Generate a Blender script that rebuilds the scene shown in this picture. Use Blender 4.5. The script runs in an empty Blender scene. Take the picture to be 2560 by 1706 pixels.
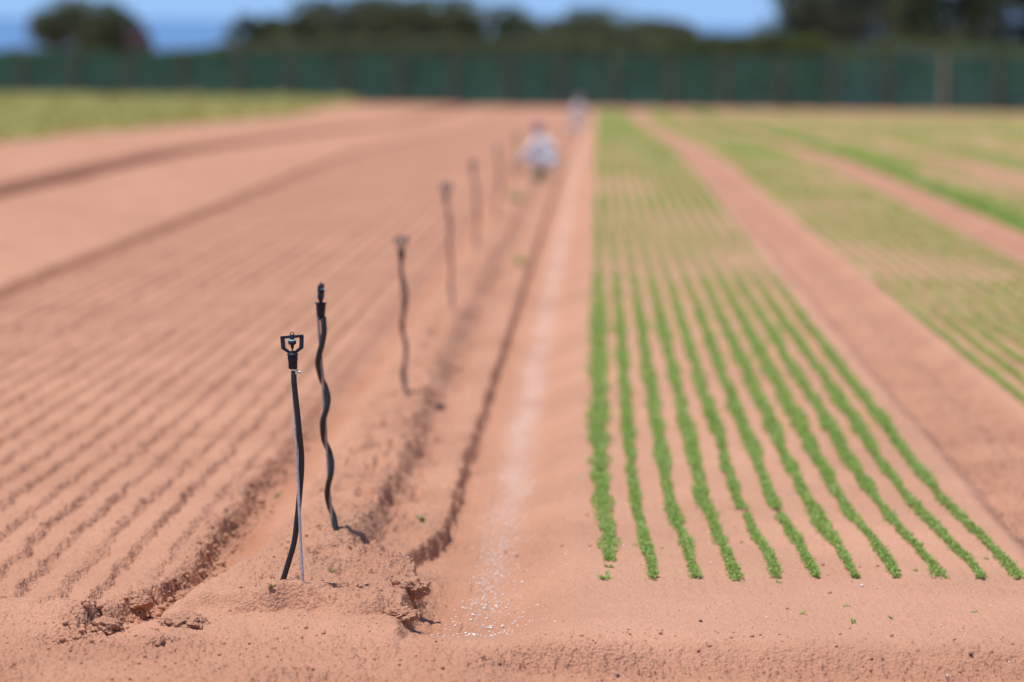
import bpy, math, random
import numpy as np
from mathutils import Vector, Matrix
random.seed(7)
rng = np.random.default_rng(7)
sc = bpy.context.scene
C = sc.collection

# ------------------------------------------------------------------ camera
FP = 7467.0                       # focal length in pixels of the 2560 wide photograph (105 mm)
PITCH, YAW, ROLL = math.radians(-6.13), math.radians(1.58), math.radians(-0.7)
CAM = Vector((0, 0, 1.7))
cd = bpy.data.cameras.new('camera')
cam = bpy.data.objects.new('camera', cd); C.objects.link(cam); sc.camera = cam
cd.lens = 105; cd.sensor_width = 36; cd.clip_start = 0.05; cd.clip_end = 60000
R = Matrix.Rotation(YAW, 3, 'Z') @ Matrix.Rotation(math.pi/2 + PITCH, 3, 'X') @ Matrix.Rotation(-ROLL, 3, 'Z')
cam.matrix_world = Matrix.Translation(CAM) @ R.to_4x4()
cd.dof.use_dof = True; cd.dof.focus_distance = 9.15; cd.dof.aperture_fstop = 1.45
cd.dof.aperture_blades = 0
sc.render.resolution_x = 1024; sc.render.resolution_y = 682

# ------------------------------------------------------------------ sky and sun
SUN = Vector((-0.25, -0.15, 1)).normalized()
w = bpy.data.worlds.new('World'); sc.world = w; w.use_nodes = True
nt = w.node_tree
sky = nt.nodes.new('ShaderNodeTexSky'); sky.sky_type = 'NISHITA'; sky.sun_disc = False
sky.sun_elevation = math.asin(SUN.z); sky.sun_rotation = math.atan2(SUN.x, SUN.y)
sky.altitude = 1500; sky.air_density = 1.0; sky.dust_density = 0.0; sky.ozone_density = 4.0
nt.nodes['Background'].inputs['Strength'].default_value = 0.165
nt.links.new(sky.outputs[0], nt.nodes['Background'].inputs['Color'])
tcw = nt.nodes.new('ShaderNodeTexCoord'); vm = nt.nodes.new('ShaderNodeVectorMath'); vm.operation = 'ADD'   # deep clear blue down to the horizon
vm.inputs[1].default_value = (0, 0, .18)
nt.links.new(tcw.outputs['Generated'], vm.inputs[0]); nt.links.new(vm.outputs[0], sky.inputs['Vector'])
sl = bpy.data.lights.new('sun', 'SUN'); sl.energy = 4.3; sl.angle = math.radians(0.5); sl.color = (1, 0.95, 0.88)
so = bpy.data.objects.new('sun', sl); C.objects.link(so)
so.rotation_euler = SUN.to_track_quat('Z', 'Y').to_euler(); so.location = (-20, -10, 60)
sc.view_settings.view_transform = 'Standard'; sc.view_settings.look = 'None'
sc.view_settings.gamma = 1.0; sc.view_settings.exposure = 0.06
sc.render.engine = 'CYCLES'

# ------------------------------------------------------------------ helpers
def tag(o, label=None, cat=None, group=None, kind=None):
    if label: o['label'] = label
    if cat: o['category'] = cat
    if group: o['group'] = group
    if kind: o['kind'] = kind
    return o

def empty(name, loc=(0, 0, 0), rz=0.0):
    o = bpy.data.objects.new(name, None); C.objects.link(o)
    o.location = loc; o.rotation_euler = (0, 0, rz); o.empty_display_size = 0.05
    return o

def link(name, me, mat, parent=None, smooth=True):
    if mat is not None: me.materials.append(mat)
    if smooth: me.polygons.foreach_set('use_smooth', np.ones(len(me.polygons), dtype=bool))
    o = bpy.data.objects.new(name, me); C.objects.link(o)
    if parent is not None: o.parent = parent
    return o

def np_mesh(name, V, F):
    """V (n,3) floats, F (m,k) ints, all faces with k corners"""
    me = bpy.data.meshes.new(name)
    V = np.ascontiguousarray(V, dtype=np.float32); F = np.ascontiguousarray(F, dtype=np.int32)
    m, k = F.shape
    me.vertices.add(len(V)); me.vertices.foreach_set('co', V.ravel())
    me.loops.add(m*k); me.loops.foreach_set('vertex_index', F.ravel())
    me.polygons.add(m); me.polygons.foreach_set('loop_start', np.arange(0, m*k, k, dtype=np.int32))
    me.polygons.foreach_set('loop_total', np.full(m, k, dtype=np.int32))
    me.update(calc_edges=True)
    return me

# ---- noise (vectorised gradient noise)
_perm = rng.permutation(512).astype(np.int64)
_ang = rng.random(512) * 2 * np.pi
_gx, _gy = np.cos(_ang), np.sin(_ang)
def noise(x, y, seed=0):
    x = np.asarray(x, dtype=np.float64) + 37.17*seed; y = np.asarray(y, dtype=np.float64) - 11.31*seed
    xi = np.floor(x).astype(np.int64); yi = np.floor(y).astype(np.int64)
    xf = x - xi; yf = y - yi
    u = xf*xf*xf*(xf*(xf*6-15)+10); v = yf*yf*yf*(yf*(yf*6-15)+10)
    def g(i, j, dx, dy):
        h = _perm[(_perm[(xi+i) & 511] + yi + j) & 511]
        return _gx[h]*dx + _gy[h]*dy
    a = g(0, 0, xf, yf); b = g(1, 0, xf-1, yf); c = g(0, 1, xf, yf-1); d = g(1, 1, xf-1, yf-1)
    return 1.5*((a*(1-u)+b*u)*(1-v) + (c*(1-u)+d*u)*v)
def fbm(x, y, oct=3, seed=0, gain=0.5):
    s = 0; a = 1
    for i in range(oct):
        s = s + a*noise(x*2**i, y*2**i, seed+i*3); a *= gain
    return s
def S(a, b, x):
    t = np.clip((x-a)/(b-a), 0, 1)
    return t*t*(3-2*t)

# ---- terrain
_ky = np.array([-50, 0, 45, 55, 100, 120, 170, 400, 3000.])
_ks = np.array([.0111, .0111, .0111, .0235, .0270, .0172, .0172, .05, .05])
_Y = np.linspace(-50, 3000, 30501); _sl = np.interp(_Y, _ky, _ks)
_Z = -np.concatenate([[0], np.cumsum(_sl[1:]*np.diff(_Y))]); _Z = _Z - np.interp(0, _Y, _Z)
def base_z(X, Y):
    return np.interp(Y, _Y, _Z) + 0.0*S(-4, -24, X)*S(60, 165, Y)

def wobble(Y, s, seed):          # how furrow edges wander along the rows
    return s*(noise(Y*1.3, Y*0+.5, seed) + .6*noise(Y*4.1, Y*0+.2, seed+1))

BED0_EDGE = -1.31
def edges(X, Y):
    xr = -.745 + wobble(Y, .016, 3) + .20*(1-S(9.55, 10.0, Y))           # right flank of sprinkler ridge
    xw = -.525 + wobble(Y, .010, 5) - .11*(1-S(10.0, 10.75, Y))                                    # wall of the white furrow
    xl = BED0_EDGE + wobble(Y, .016, 7) - .20*(1-S(8.5, 10.0, Y))       # wall of the left trench
    return xr, xw, xl

def field(X, Y, detail=True):
    """returns height, roughness, damp, salt"""
    X = np.asarray(X, dtype=np.float64); Y = np.asarray(Y, dtype=np.float64)
    near = 1-S(13, 20, Y); mid = S(11, 15, Y)*(1-S(60, 120, Y))*(X < -.55)
    jx = noise(X*9, Y*5, 21)*.018 + noise(X*30, Y*18, 22)*.011
    Xj = X + jx*near
    xr, xw, xl = edges(X, Y)
    z = np.zeros_like(X)
    M = S(8.50, 8.95, Y)                         # field against headland
    # white flecked furrow
    fur = -.085*(1-S(-.30, -.03, Xj))
    fur = fur + .065*(1-S(xw-.022, xw+.012, Xj))*S(9.85, 10.2, Y) + .045*(1-S(-.62, -.45, Xj))*(1-S(9.85, 10.2, Y))
    # sprinkler ridge
    hr = .088 - .022*S(10.2, 10.9, Y) + .012*noise(Y*2, Y*0, 9)
    wd = .075-.040*(1-S(9.6, 10.1, Y)) - .015*S(10.4, 12, Y) + .09*S(12.5, 17, Y)
    rid = hr*(1-S(xr-wd, xr+.01, Xj)) + .022*(1-S(10.0, 10.8, Y))*np.exp(-((Xj+.92)/.09)**2)
    sh = .20*(1-S(8.9, 10.3, Y))
    lef = -(hr+.045-.02*S(11, 14, Y))*(1-S(-1.20, -.99, Xj+sh))
    wall = (.07-.042*S(10.5, 14, Y))*(1-S(xl-.030-.05*S(10.5, 14, Y), xl+.012, Xj))
    # front nose of the ridge
    yn = Y + .06 + .09*noise(X*3, Y*1.5, 12) + .03*noise(X*11, Y*5, 14)
    nose = .36*S(8.55, 8.85, yn) + .64*S(9.03, 9.10, yn)
    z = z + fur*S(8.45, 9.15, Y) + (rid*nose)
    z = z + lef*nose + wall*S(8.6, 8.8, Y) 
    # drill lines in the left bed
    on = (1-S(xl-.12, xl-.05, X))*S(-4.15, -4.0, X)*S(8.75, 9.1, Y + .1*noise(X*4, Y*3, 31))
    p = (Xj + 1.405 + wobble(Y, .008, 13))/.128
    t = p - np.floor(p)
    saw = np.where(t < .72, t/.72, (1-t)/.28)
    amp = .0185*(1+.8*S(14, 24, Y))*(.80+.35*np.sin(np.floor(p)*2.4)+.4*noise(np.floor(p)*1.7, Y*1.4, 15)+.35*noise(np.floor(p)*3.7+.3, Y*8, 16)*near)
    z = z + on*amp*(saw-.5)
    # deeper furrows further left
    z = z - .11*np.exp(-((X+4.18+wobble(Y, .03, 17))/.10)**4) - .42*np.exp(-((X+7.15+wobble(Y, .05, 19))/.24)**4)
    z = z + .05*S(-7.0, -7.6, X)
    # wheel tracks on the right, every 2.1 m
    z = z + .008*S(-4.3, -4.5, X)*np.sin(X*2*math.pi/.41) 
    k = np.round((X-1.78)/2.1); k = np.clip(k, 0, 40); q = X - (1.78+2.1*k) + wobble(Y+7*k, .012, 23)
    tr = -.06*(S(-.30, -.17, q)*(1-S(.20, .33, q))) + .022*np.exp(-(q/.09)**2)
    z = z + tr*S(8.75, 9.2, Y)*(X > 1.3)
    # headland, one step lower
    yh = 8.60 + .03*noise(X*1.2, X*0, 33) + .012*noise(X*6, X*0, 34)
    step = (1-S(yh-.11, yh+.01, Y))*S(-.38, -.15, X)
    z = z - .060*step - .035*(1-S(8.0, 8.9, Y))*(1-S(-.38, -.15, X))
    # long soft ridge in the wheel way on the headland
    z = z + .012*np.exp(-((Y-8.17)/.07)**2)
    # roughness map
    flank = np.exp(-((X-(xr-.03))/.10)**2)*S(8.8, 9.2, Y)
    ridge = S(-1.15, -1.0, X)*(1-S(-.72, -.62, X))*S(8.7, 9.0, Y)
    wl = np.exp(-((X-xl)/.07)**2)*S(8.55, 8.75, Y)
    ww = np.exp(-((X-xw)/.03)**2)*S(10, 10.5, Y)
    head = (1-S(8.45, 8.7, Y))
    clodline = on*np.exp(-((t-.9)/.16)**2)
    trackm = (X > 1.3)*(S(-.3, -.15, q)*(1-S(.2, .35, q)))
    lft = (1-S(xl-.1, xl, X))
    r = .23 + (.75-.3*S(10.2, 11, Y))*flank + (.40-.12*S(10.0, 10.6, Y))*ridge + 1.25*wl + .9*ww + .42*head + .6*step*S(8.3, 8.42, Y) + .9*clodline + .14*lft + .70*trackm
    fsh = .25*np.exp(-((X+.62)/.1)**2)
    r = r + fsh
    patch = S(-.1, .5, noise(X*2.3, Y*1.9, 41))
    r = r*(.75+.5*patch)
    if detail:
        X0, X, Y0, Y = X, X + 1.2*z, Y, Y + 2.2*z
        z = z + .0085*r*fbm(X*8, Y*6, 2, 51)
        z = z + .016*(.4*ridge*S(9.9, 10.5, Y)+.8*flank)*np.minimum(0, fbm(X*9, Y*5, 2, 52)+.05)*(.4+.6*near)
        z = z - .008*np.clip(r, .22, 1)*S(.30, .50, noise(X*34, Y*28, 65))*near
        z = z + .011*nose*fbm(X*5.5, Y*4, 2, 59)*(X > -1.35)*(X < -.5)
        far2 = S(10.3, 11.5, Y)*(1-S(26, 45, Y))
        z = z - .032*far2*ridge*S(.12, .36, fbm(X*7.5, Y*6.0, 2, 95))
        z = z + .020*far2*(ridge*.8+.5*flank+1.3*trackm+1.0*clodline*(1-S(20, 28, Y)))*np.clip(fbm(X*13, Y*6.5, 2, 91), -.7, .25)
        cl = np.abs(noise(X*24, Y*19, 53)); cl2 = np.abs(noise(X*52, Y*42, 55))
        z = z + (-.022*r*(.32-cl)*near) + (-.012*r*(.3-cl2)*near)
        z = z + .004*fbm(X*2.2, Y*1.6, 2, 57) + .010*mid*np.minimum(.25, fbm(X*5.5, Y*2.6, 2, 58))
        # hollows and cracks on the ridge
        cr = S(.30, .46, noise(X*11, Y*9, 61))*ridge
        z = z - .018*cr*near
        z = z - .022*np.exp(-((yn-9.03)/.022)**2)*S(-.15, .35, noise(X*7, Y*2, 66))*S(-1.3, -1.2, X)*(1-S(-.62, -.55, X))
        X, Y = X0, Y0
    damp_dark = np.exp(-((X+1.215)/.055)**2)*S(9.2, 10.0, Y)*(.62+.5*noise(X*4, Y*1.2, 81)) + 1.0*np.exp(-((X+7.15)/.34)**4) + .35*np.exp(-((X+4.18)/.12)**4) \
        + .12*trackm*(.6+noise(X*3, Y*.8, 83))  + .25*np.exp(-((X+.46)/.05)**2) + .15*head  # moist left trench; other furrows, tracks and headland are just mixed darker, redder
    damp_dark = damp_dark*1.0
    damp_dark = np.maximum(damp_dark, .75*S(150, 166, Y))  # ground towards the fence foot mixed darker and redder
    salt = np.exp(-((X+.33+wobble(Y, .015, 71))/.068)**2)*S(9.3, 13, Y)*(.65+.6*noise(X*6, Y*1.5, 73))
    salt = np.maximum(salt, .15*S(-.2, .1, X)*(1-.7*trackm)*(1-head))
    return base_z(X, Y) + z, r, damp_dark, salt

def H(X, Y): return field(X, Y)[0]

def ray(px, py):                 # direction through a pixel of the 2560x1706 photograph
    v = R @ Vector(((px-1280)/FP, -(py-853)/FP, -1))
    return v
def at(px, py, Y):               # point on the upright plane at distance Y
    v = ray(px, py); k = Y/v.y
    return CAM + v*k
def on_ground(px, py):   # where a line of sight meets the terrain
    v = ray(px, py); lo = 7.0
    Ys = np.geomspace(6.5, 190, 6000)
    Xs = v.x/v.y*Ys; Zs = CAM.z + v.z/v.y*Ys
    d = Zs - H(Xs, Ys); i = int(np.argmax(d < 0)) if (d < 0).any() else len(Ys)-1
    return Vector((Xs[i], Ys[i], float(H(Xs[i:i+1], Ys[i:i+1])[0])))

# ------------------------------------------------------------------ materials
def M_(name):
    m = bpy.data.materials.new(name); m.use_nodes = True
    return m, m.node_tree, m.node_tree.nodes, m.node_tree.links, m.node_tree.nodes['Principled BSDF']
def simple(name, col, rough=.6, spec=.5, metal=0, var=.15, scale=60, bump=0.0):
    m, t, n, l, b = M_(name)
    tc = n.new('ShaderNodeTexCoord'); ns = n.new('ShaderNodeTexNoise'); ns.inputs['Scale'].default_value = scale
    ns.inputs['Detail'].default_value = 5
    l.new(tc.outputs['Object'], ns.inputs['Vector'])
    cr = n.new('ShaderNodeValToRGB'); e = cr.color_ramp.elements
    e[0].position = .3; e[1].position = .7
    e[0].color = tuple(c*(1-var) for c in col)+(1,); e[1].color = tuple(min(1, c*(1+var)) for c in col)+(1,)
    l.new(ns.outputs['Fac'], cr.inputs['Fac']); l.new(cr.outputs['Color'], b.inputs['Base Color'])
    b.inputs['Roughness'].default_value = rough; b.inputs['Metallic'].default_value = metal
    b.inputs['Specular IOR Level'].default_value = spec
    if bump:
        bp = n.new('ShaderNodeBump'); bp.inputs['Strength'].default_value = bump; bp.inputs['Distance'].default_value = .002
        l.new(ns.outputs['Fac'], bp.inputs['Height']); l.new(bp.outputs['Normal'], b.inputs['Normal'])
    return m

SOIL = (.545, .288, .182); DAMP_DARK = (.46, .210, .120); SALT = (.68, .455, .36)
def soil_material():
    m, t, n, l, b = M_('red_soil')
    tc = n.new('ShaderNodeTexCoord')
    def nz(scale, det=4, rough=.55):
        x = n.new('ShaderNodeTexNoise'); x.inputs['Scale'].default_value = scale; x.inputs['Detail'].default_value = det
        x.inputs['Roughness'].default_value = rough; l.new(tc.outputs['Object'], x.inputs['Vector']); return x
    def attr(name):
        a = n.new('ShaderNodeAttribute'); a.attribute_name = name; return a
    def mix(a, bcol, fac, blend='MIX'):
        x = n.new('ShaderNodeMix'); x.data_type = 'RGBA'; x.blend_type = blend
        for s, v in ((6, a), (7, bcol)):
            if isinstance(v, tuple): x.inputs[s].default_value = v+(1,)
            else: l.new(v, x.inputs[s])
        if isinstance(fac, float): x.inputs[0].default_value = fac
        else: l.new(fac, x.inputs[0])
        return x.outputs[2]
    def ramp(src, stops):
        r = n.new('ShaderNodeValToRGB'); e = r.color_ramp.elements
        e[0].position, e[1].position = stops[0][0], stops[1][0]
        e[0].color = stops[0][1]+(1,); e[1].color = stops[1][1]+(1,)
        l.new(src, r.inputs['Fac']); return r.outputs['Color']
    big = nz(1.1, 3); mid = nz(9, 4); fin = nz(170, 4, .75)
    c = mix(tuple(x*.93 for x in SOIL), tuple(min(1, x*1.06) for x in SOIL), mid.outputs['Fac'])
    bigr = ramp(big.outputs['Fac'], ((.35, (.89, .87, .85)), (.65, (1.06, 1.06, 1.06))))
    c = mix(c, bigr, 1.0, 'MULTIPLY')
    gr = ramp(fin.outputs['Fac'], ((.28, (.70, .65, .62)), (.60, (1.08, 1.08, 1.08))))
    c = mix(c, gr, .9, 'MULTIPLY')
    rr_ = n.new('ShaderNodeMath'); rr_.operation = 'MULTIPLY_ADD'; rr_.use_clamp = True
    l.new(attr('rough').outputs['Fac'], rr_.inputs[0]); rr_.inputs[1].default_value = .42; rr_.inputs[2].default_value = -.06
    c = mix(c, (.44, .222, .150), rr_.outputs[0])
    c = mix(c, DAMP_DARK, attr('damp_dark').outputs['Fac'])
    c = mix(c, SALT, attr('salt').outputs['Fac'])
    l.new(c, b.inputs['Base Color'])
    b.inputs['Roughness'].default_value = .95; b.inputs['Specular IOR Level'].default_value = .08
    ra = attr('rough')
    v = n.new('ShaderNodeTexVoronoi'); v.inputs['Scale'].default_value = 95; l.new(tc.outputs['Object'], v.inputs['Vector'])
    mul = n.new('ShaderNodeMath'); mul.operation = 'MULTIPLY_ADD'; l.new(ra.outputs['Fac'], mul.inputs[0]); mul.inputs[1].default_value = .7; mul.inputs[2].default_value = .35
    mul.use_clamp = True
    b1 = n.new('ShaderNodeBump'); b1.inputs['Distance'].default_value = .007; l.new(mul.outputs[0], b1.inputs['Strength'])
    l.new(v.outputs['Distance'], b1.inputs['Height'])
    b2 = n.new('ShaderNodeBump'); b2.inputs['Distance'].default_value = .003; b2.inputs['Strength'].default_value = .8
    l.new(fin.outputs['Fac'], b2.inputs['Height']); l.new(b1.outputs['Normal'], b2.inputs['Normal'])
    l.new(b2.outputs['Normal'], b.inputs['Normal'])
    return m

def leaf_material(name, c1, c2, trans=.35, scale=25, rough=.5):
    m, t, n, l, b = M_(name)
    tc = n.new('ShaderNodeTexCoord'); ns = n.new('ShaderNodeTexNoise'); ns.inputs['Scale'].default_value = scale
    ns.inputs['Detail'].default_value = 3
    l.new(tc.outputs['Object'], ns.inputs['Vector'])
    cr = n.new('ShaderNodeValToRGB'); e = cr.color_ramp.elements; e[0].position = .33; e[1].position = .67
    e[0].color = c1+(1,); e[1].color = c2+(1,)
    l.new(ns.outputs['Fac'], cr.inputs['Fac']); l.new(cr.outputs['Color'], b.inputs['Base Color'])
    b.inputs['Roughness'].default_value = rough; b.inputs['Specular IOR Level'].default_value = .35
    tr = n.new('ShaderNodeBsdfTranslucent'); l.new(cr.outputs['Color'], tr.inputs['Color'])
    mx = n.new('ShaderNodeMixShader'); mx.inputs[0].default_value = trans
    l.new(b.outputs[0], mx.inputs[1]); l.new(tr.outputs[0], mx.inputs[2])
    l.new(mx.outputs[0], n['Material Output'].inputs['Surface'])
    return m

mSoil = soil_material()
mSeed = leaf_material('seedling_leaf', (.17, .32, .050), (.42, .54, .15), .45, 70)
mSeedPale = leaf_material('pale_seedling_leaf', (.24, .38, .06), (.38, .50, .13), .3, 8)
mSeedBright = leaf_material('bright_seedling_leaf', (.18, .34, .05), (.30, .46, .09), .3, 8)
mCrop = leaf_material('yellow_green_crop_leaf', (.31, .33, .08), (.44, .45, .15), .25, 2)
mWeed = leaf_material('weed_leaf', (.12, .20, .05), (.22, .30, .09), .3, 60)
mOlive = leaf_material('dark_evergreen_leaf', (.075, .098, .040), (.155, .180, .080), .15, .9, .6)
mGreyl = leaf_material('grey_green_leaf', (.085, .096, .058), (.160, .172, .10), .15, .9, .6)
mHedge = leaf_material('olive_hedge_leaf', (.070, .10, .030), (.14, .18, .055), .15, .9, .6)
mPink = leaf_material('pink_blossom', (.20, .13, .15), (.28, .19, .22), .2, 1.5, .6)
mBark = simple('bark', (.11, .085, .065), .9, .1, scale=8, var=.4)
mPlastic = simple('black_plastic', (.016, .018, .026), .5, .22, scale=120, var=.3, bump=.15)
mFrame = simple('blue_black_plastic', (.026, .032, .054), .45, .3, scale=120, var=.25)
mHose = simple('black_rubber_hose', (.014, .014, .016), .48, .5, scale=90, var=.3, bump=.2)
mHoseOld = simple('weathered_hose', (.10, .060, .052), .7, .3, scale=30, var=.4)
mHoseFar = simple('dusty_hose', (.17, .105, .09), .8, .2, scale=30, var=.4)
mStake = simple('grey_galvanised_rod', (.42, .43, .46), .45, .5, metal=.0, scale=70, var=.3)
mRust = simple('dusty_metal_rod', (.34, .27, .235), .6, .4, metal=.2, scale=50, var=.35)
mSteel = simple('steel_clamp', (.62, .60, .56), .32, .5, metal=.85, scale=150, var=.4)
mMint = simple('mint_plastic', (.22, .55, .47), .4, .5, scale=60, var=.1)
mGran = simple('white_granule', (.86, .80, .76), .5, .4, scale=200, var=.08)
mStone = simple('dark_pebble', (.10, .075, .075), .7, .3, scale=100, var=.35)
mDust = simple('dusty_grey_plastic', (.24, .20, .20), .7, .3, scale=60, var=.3)
mPost = simple('weathered_wood_post', (.17, .13, .095), .9, .1, scale=12, var=.35)
mPostPale = simple('pale_concrete_post', (.36, .31, .24), .9, .1, scale=12, var=.25)

def net_material():
    m, t, n, l, b = M_('green_windbreak_net')
    tc = n.new('ShaderNodeTexCoord'); ns = n.new('ShaderNodeTexNoise'); ns.inputs['Scale'].default_value = .45
    l.new(tc.outputs['Object'], ns.inputs['Vector'])
    cr = n.new('ShaderNodeValToRGB'); e = cr.color_ramp.elements; e[0].position = .3; e[1].position = .7
    e[0].color = (.028, .100, .060, 1); e[1].color = (.046, .150, .088, 1)
    l.new(ns.outputs['Fac'], cr.inputs['Fac']); l.new(cr.outputs['Color'], b.inputs['Base Color'])
    b.inputs['Roughness'].default_value = .6
    tl = n.new('ShaderNodeBsdfTranslucent'); l.new(cr.outputs['Color'], tl.inputs['Color'])
    m1 = n.new('ShaderNodeMixShader'); m1.inputs[0].default_value = .35; l.new(b.outputs[0], m1.inputs[1]); l.new(tl.outputs[0], m1.inputs[2])
    tp = n.new('ShaderNodeBsdfTransparent')
    m2 = n.new('ShaderNodeMixShader'); m2.inputs[0].default_value = .07
    l.new(m1.outputs[0], m2.inputs[1]); l.new(tp.outputs[0], m2.inputs[2])
    l.new(m2.outputs[0], n['Material Output'].inputs['Surface'])
    return m
mNet = net_material()

def water_material():
    m, t, n, l, b = M_('sea_water')
    b.inputs['Base Color'].default_value = (.11, .23, .42, 1); b.inputs['Roughness'].default_value = .35
    b.inputs['Specular IOR Level'].default_value = .25
    tc = n.new('ShaderNodeTexCoord'); ns = n.new('ShaderNodeTexNoise'); ns.inputs['Scale'].default_value = .02; ns.inputs['Detail'].default_value = 6
    l.new(tc.outputs['Object'], ns.inputs['Vector'])
    bp = n.new('ShaderNodeBump'); bp.inputs['Strength'].default_value = .6; bp.inputs['Distance'].default_value = 2
    l.new(ns.outputs['Fac'], bp.inputs['Height']); l.new(bp.outputs['Normal'], b.inputs['Normal'])
    return m

# ------------------------------------------------------------------ ground
def build_ground():
    ys = [-12, -6, -2, 1, 3, 5, 6.0, 6.6, 7.0]
    y = 7.0
    while y < 400:
        f = .03 if y < 7.75 else (.0011 if y < 11.5 else (.0017 if y < 20 else (.0040 if y < 175 else .06)))
        y *= 1+f; ys.append(y)
    ys = np.array(ys)
    u = np.concatenate([-np.geomspace(1.6, .235, 60)[:-1], np.linspace(-.235, -.205, 60)[:-1], np.linspace(-.205, .155, 1150), np.linspace(.155, .185, 60)[1:], np.geomspace(.185, 1.6, 60)[1:]])
    U, Yg = np.meshgrid(u, ys)
    Xg = U*np.maximum(Yg, 6.5)
    z, r, d, s = field(Xg.ravel(), Yg.ravel())
    V = np.stack([Xg.ravel(), Yg.ravel(), z], 1)
    nr, nc = Xg.shape
    a = (np.arange(nr-1)[:, None]*nc + np.arange(nc-1)[None]).ravel()
    F = np.stack([a, a+1, a+nc+1, a+nc], 1)
    me = np_mesh('field_soil', V, F)
    for nm, arr in (('rough', r), ('damp_dark', np.clip(d, 0, 1)), ('salt', np.clip(s, 0, 1)*.55)):
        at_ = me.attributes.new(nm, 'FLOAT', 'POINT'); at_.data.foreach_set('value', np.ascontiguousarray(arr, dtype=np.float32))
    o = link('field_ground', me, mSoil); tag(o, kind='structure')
build_ground()
V = np.array([(-40000, 395, -45), (40000, 395, -45), (40000, 45000, -45), (-40000, 45000, -45)], dtype=float)
tag(link('sea', np_mesh('sea', V, np.array([[0, 1, 2, 3]])), water_material(), smooth=False), kind='structure')

# ------------------------------------------------------------------ clods, granules
def blob_template(sub=1, amp=.3, seed=0):
    import bmesh
    bm = bmesh.new(); bmesh.ops.create_icosphere(bm, subdivisions=sub, radius=1)
    rr = np.random.default_rng(seed)
    V = np.array([v.co[:] for v in bm.verts]); F = np.array([[v.index for v in f.verts] for f in bm.faces]); bm.free()
    k = rr.normal(size=(5, 3)); ph = rr.random(5)*6
    dd = sum(np.sin(V@(k[i]*2)+ph[i]) for i in range(5))/5 + rr.normal(size=len(V))*.25
    return V*(1+amp*dd)[:, None], F

def scatter_blobs(name, P, Rad, mat, flat=.75, sub=1, amp=.3, sink=.3, smooth=False):
    T = [blob_template(sub, amp, i) for i in range(8)]
    N = len(P); nv = len(T[0][0]); F0 = T[0][1]
    idx = rng.integers(0, 8, N); ang = rng.random(N)*6.283
    Vt = np.stack([t[0] for t in T])[idx]
    c, s = np.cos(ang)[:, None], np.sin(ang)[:, None]
    x = Vt[..., 0]*c - Vt[..., 1]*s; y = Vt[..., 0]*s + Vt[..., 1]*c; z = Vt[..., 2]*flat
    V = np.stack([x, y, z], -1)*Rad[:, None, None] + P[:, None, :]
    V[..., 2] += (Rad*flat*(1-2*sink))[:, None]
    F = (F0[None] + (np.arange(N)*nv)[:, None, None]).reshape(-1, 3)
    return link(name, np_mesh(name, V.reshape(-1, 3), F), mat, smooth=smooth)

def soil_clods():
    n = 200000
    X = rng.uniform(-2.2, 1.7, n); Y = 8.0*np.exp(rng.random(n)*math.log(14.5/8.0))
    xr, xw, xl = edges(X, Y)
    _, r, _, _ = field(X, Y)
    wl = np.exp(-((X-xl)/.06)**2)*(Y > 8.45)
    fl = np.exp(-((X-(xr-.02))/.07)**2)*(Y > 8.9)
    ridge_near = (X > -1.3)*(X < -.6)*(Y < 10)
    pr = .003 + .22*wl + .10*fl + .03*np.clip(r-.4, 0, 1.5)*(X < -.4) + .05*(Y < 8.75) + .03*ridge_near
    k = rng.random(n) < pr
    X, Y, wl = X[k], Y[k], wl[k]
    rad = .0016*np.exp(rng.exponential(.42, len(X)))*(1+1.5*wl)
    rad = np.minimum(rad, .007 + .006*wl)
    P = np.stack([X, Y, H(X, Y)], 1)
    o = scatter_blobs('soil_clods', P, rad, mSoil, .75, 1, .35, .22)
    for nm, v in (('rough', .35), ('damp_dark', .0), ('salt', 0.)):
        a = o.data.attributes.new(nm, 'FLOAT', 'POINT'); a.data.foreach_set('value', np.full(len(o.data.vertices), v, dtype=np.float32))
    tag(o, 'loose crumbs and clods of red soil along the furrow edges', 'soil clods', kind='stuff')
soil_clods()

def granules():
    def hs(X, Y): return np.stack([X, Y, H(X, Y)], 1)
    n = 2100
    Y = 8.75*np.exp(rng.random(n)**1.45*math.log(30/8.75)) + np.abs(rng.normal(size=n))*.45 + .0; X = -.33 + rng.normal(size=n)*(.045 + .04*(Y < 9.4))
    X = X + .25*(rng.random(n) < .06)*rng.normal(size=n)*.6
    rad = .0027*np.exp(rng.normal(size=n)*.3)
    tag(scatter_blobs('white_granules', hs(X, Y), rad, mGran, .6, 1, .15, .1), 'white granules strewn along the bottom of the open furrow', 'granules', kind='stuff')
    n = 1100
    Y = 8.05*np.exp(rng.random(n)*math.log(14/8.05)); X = rng.uniform(-1.7, 1.5, n)
    k = (X > -.2) | (rng.random(n) < .35); X, Y = X[k], Y[k]
    rad = .0019*np.exp(rng.normal(size=len(X))*.35)
    tag(scatter_blobs('scattered_granules', hs(X, Y), rad, mGran, .6, 1, .15, .1), 'sparse white granules scattered over the seed beds and headland', 'granules', kind='stuff')
granules()

def single_blob(name, px, py, r, mat, seed, label, cat):
    p = on_ground(px, py); Vt, F = blob_template(2, .22, seed)
    V = Vt*np.array([r, r*.9, r*.75])
    o = link(name, np_mesh(name, V, F), mat); o.location = p + Vector((0, 0, r*.5)); tag(o, label, cat)
single_blob('pebble', 1752, 1556, .0055, mStone, 3, 'small dark pebble lying on the smooth bed below the seedling rows', 'pebble')
single_blob('pebble', 2427, 1640, .0065, mStone, 4, 'dark pebble stuck in the shaded step of the headland, right', 'pebble')
single_blob('pebble', 1545, 1694, .006, mStone, 5, 'dark pebble at the bottom edge below the bed', 'pebble')

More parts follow.
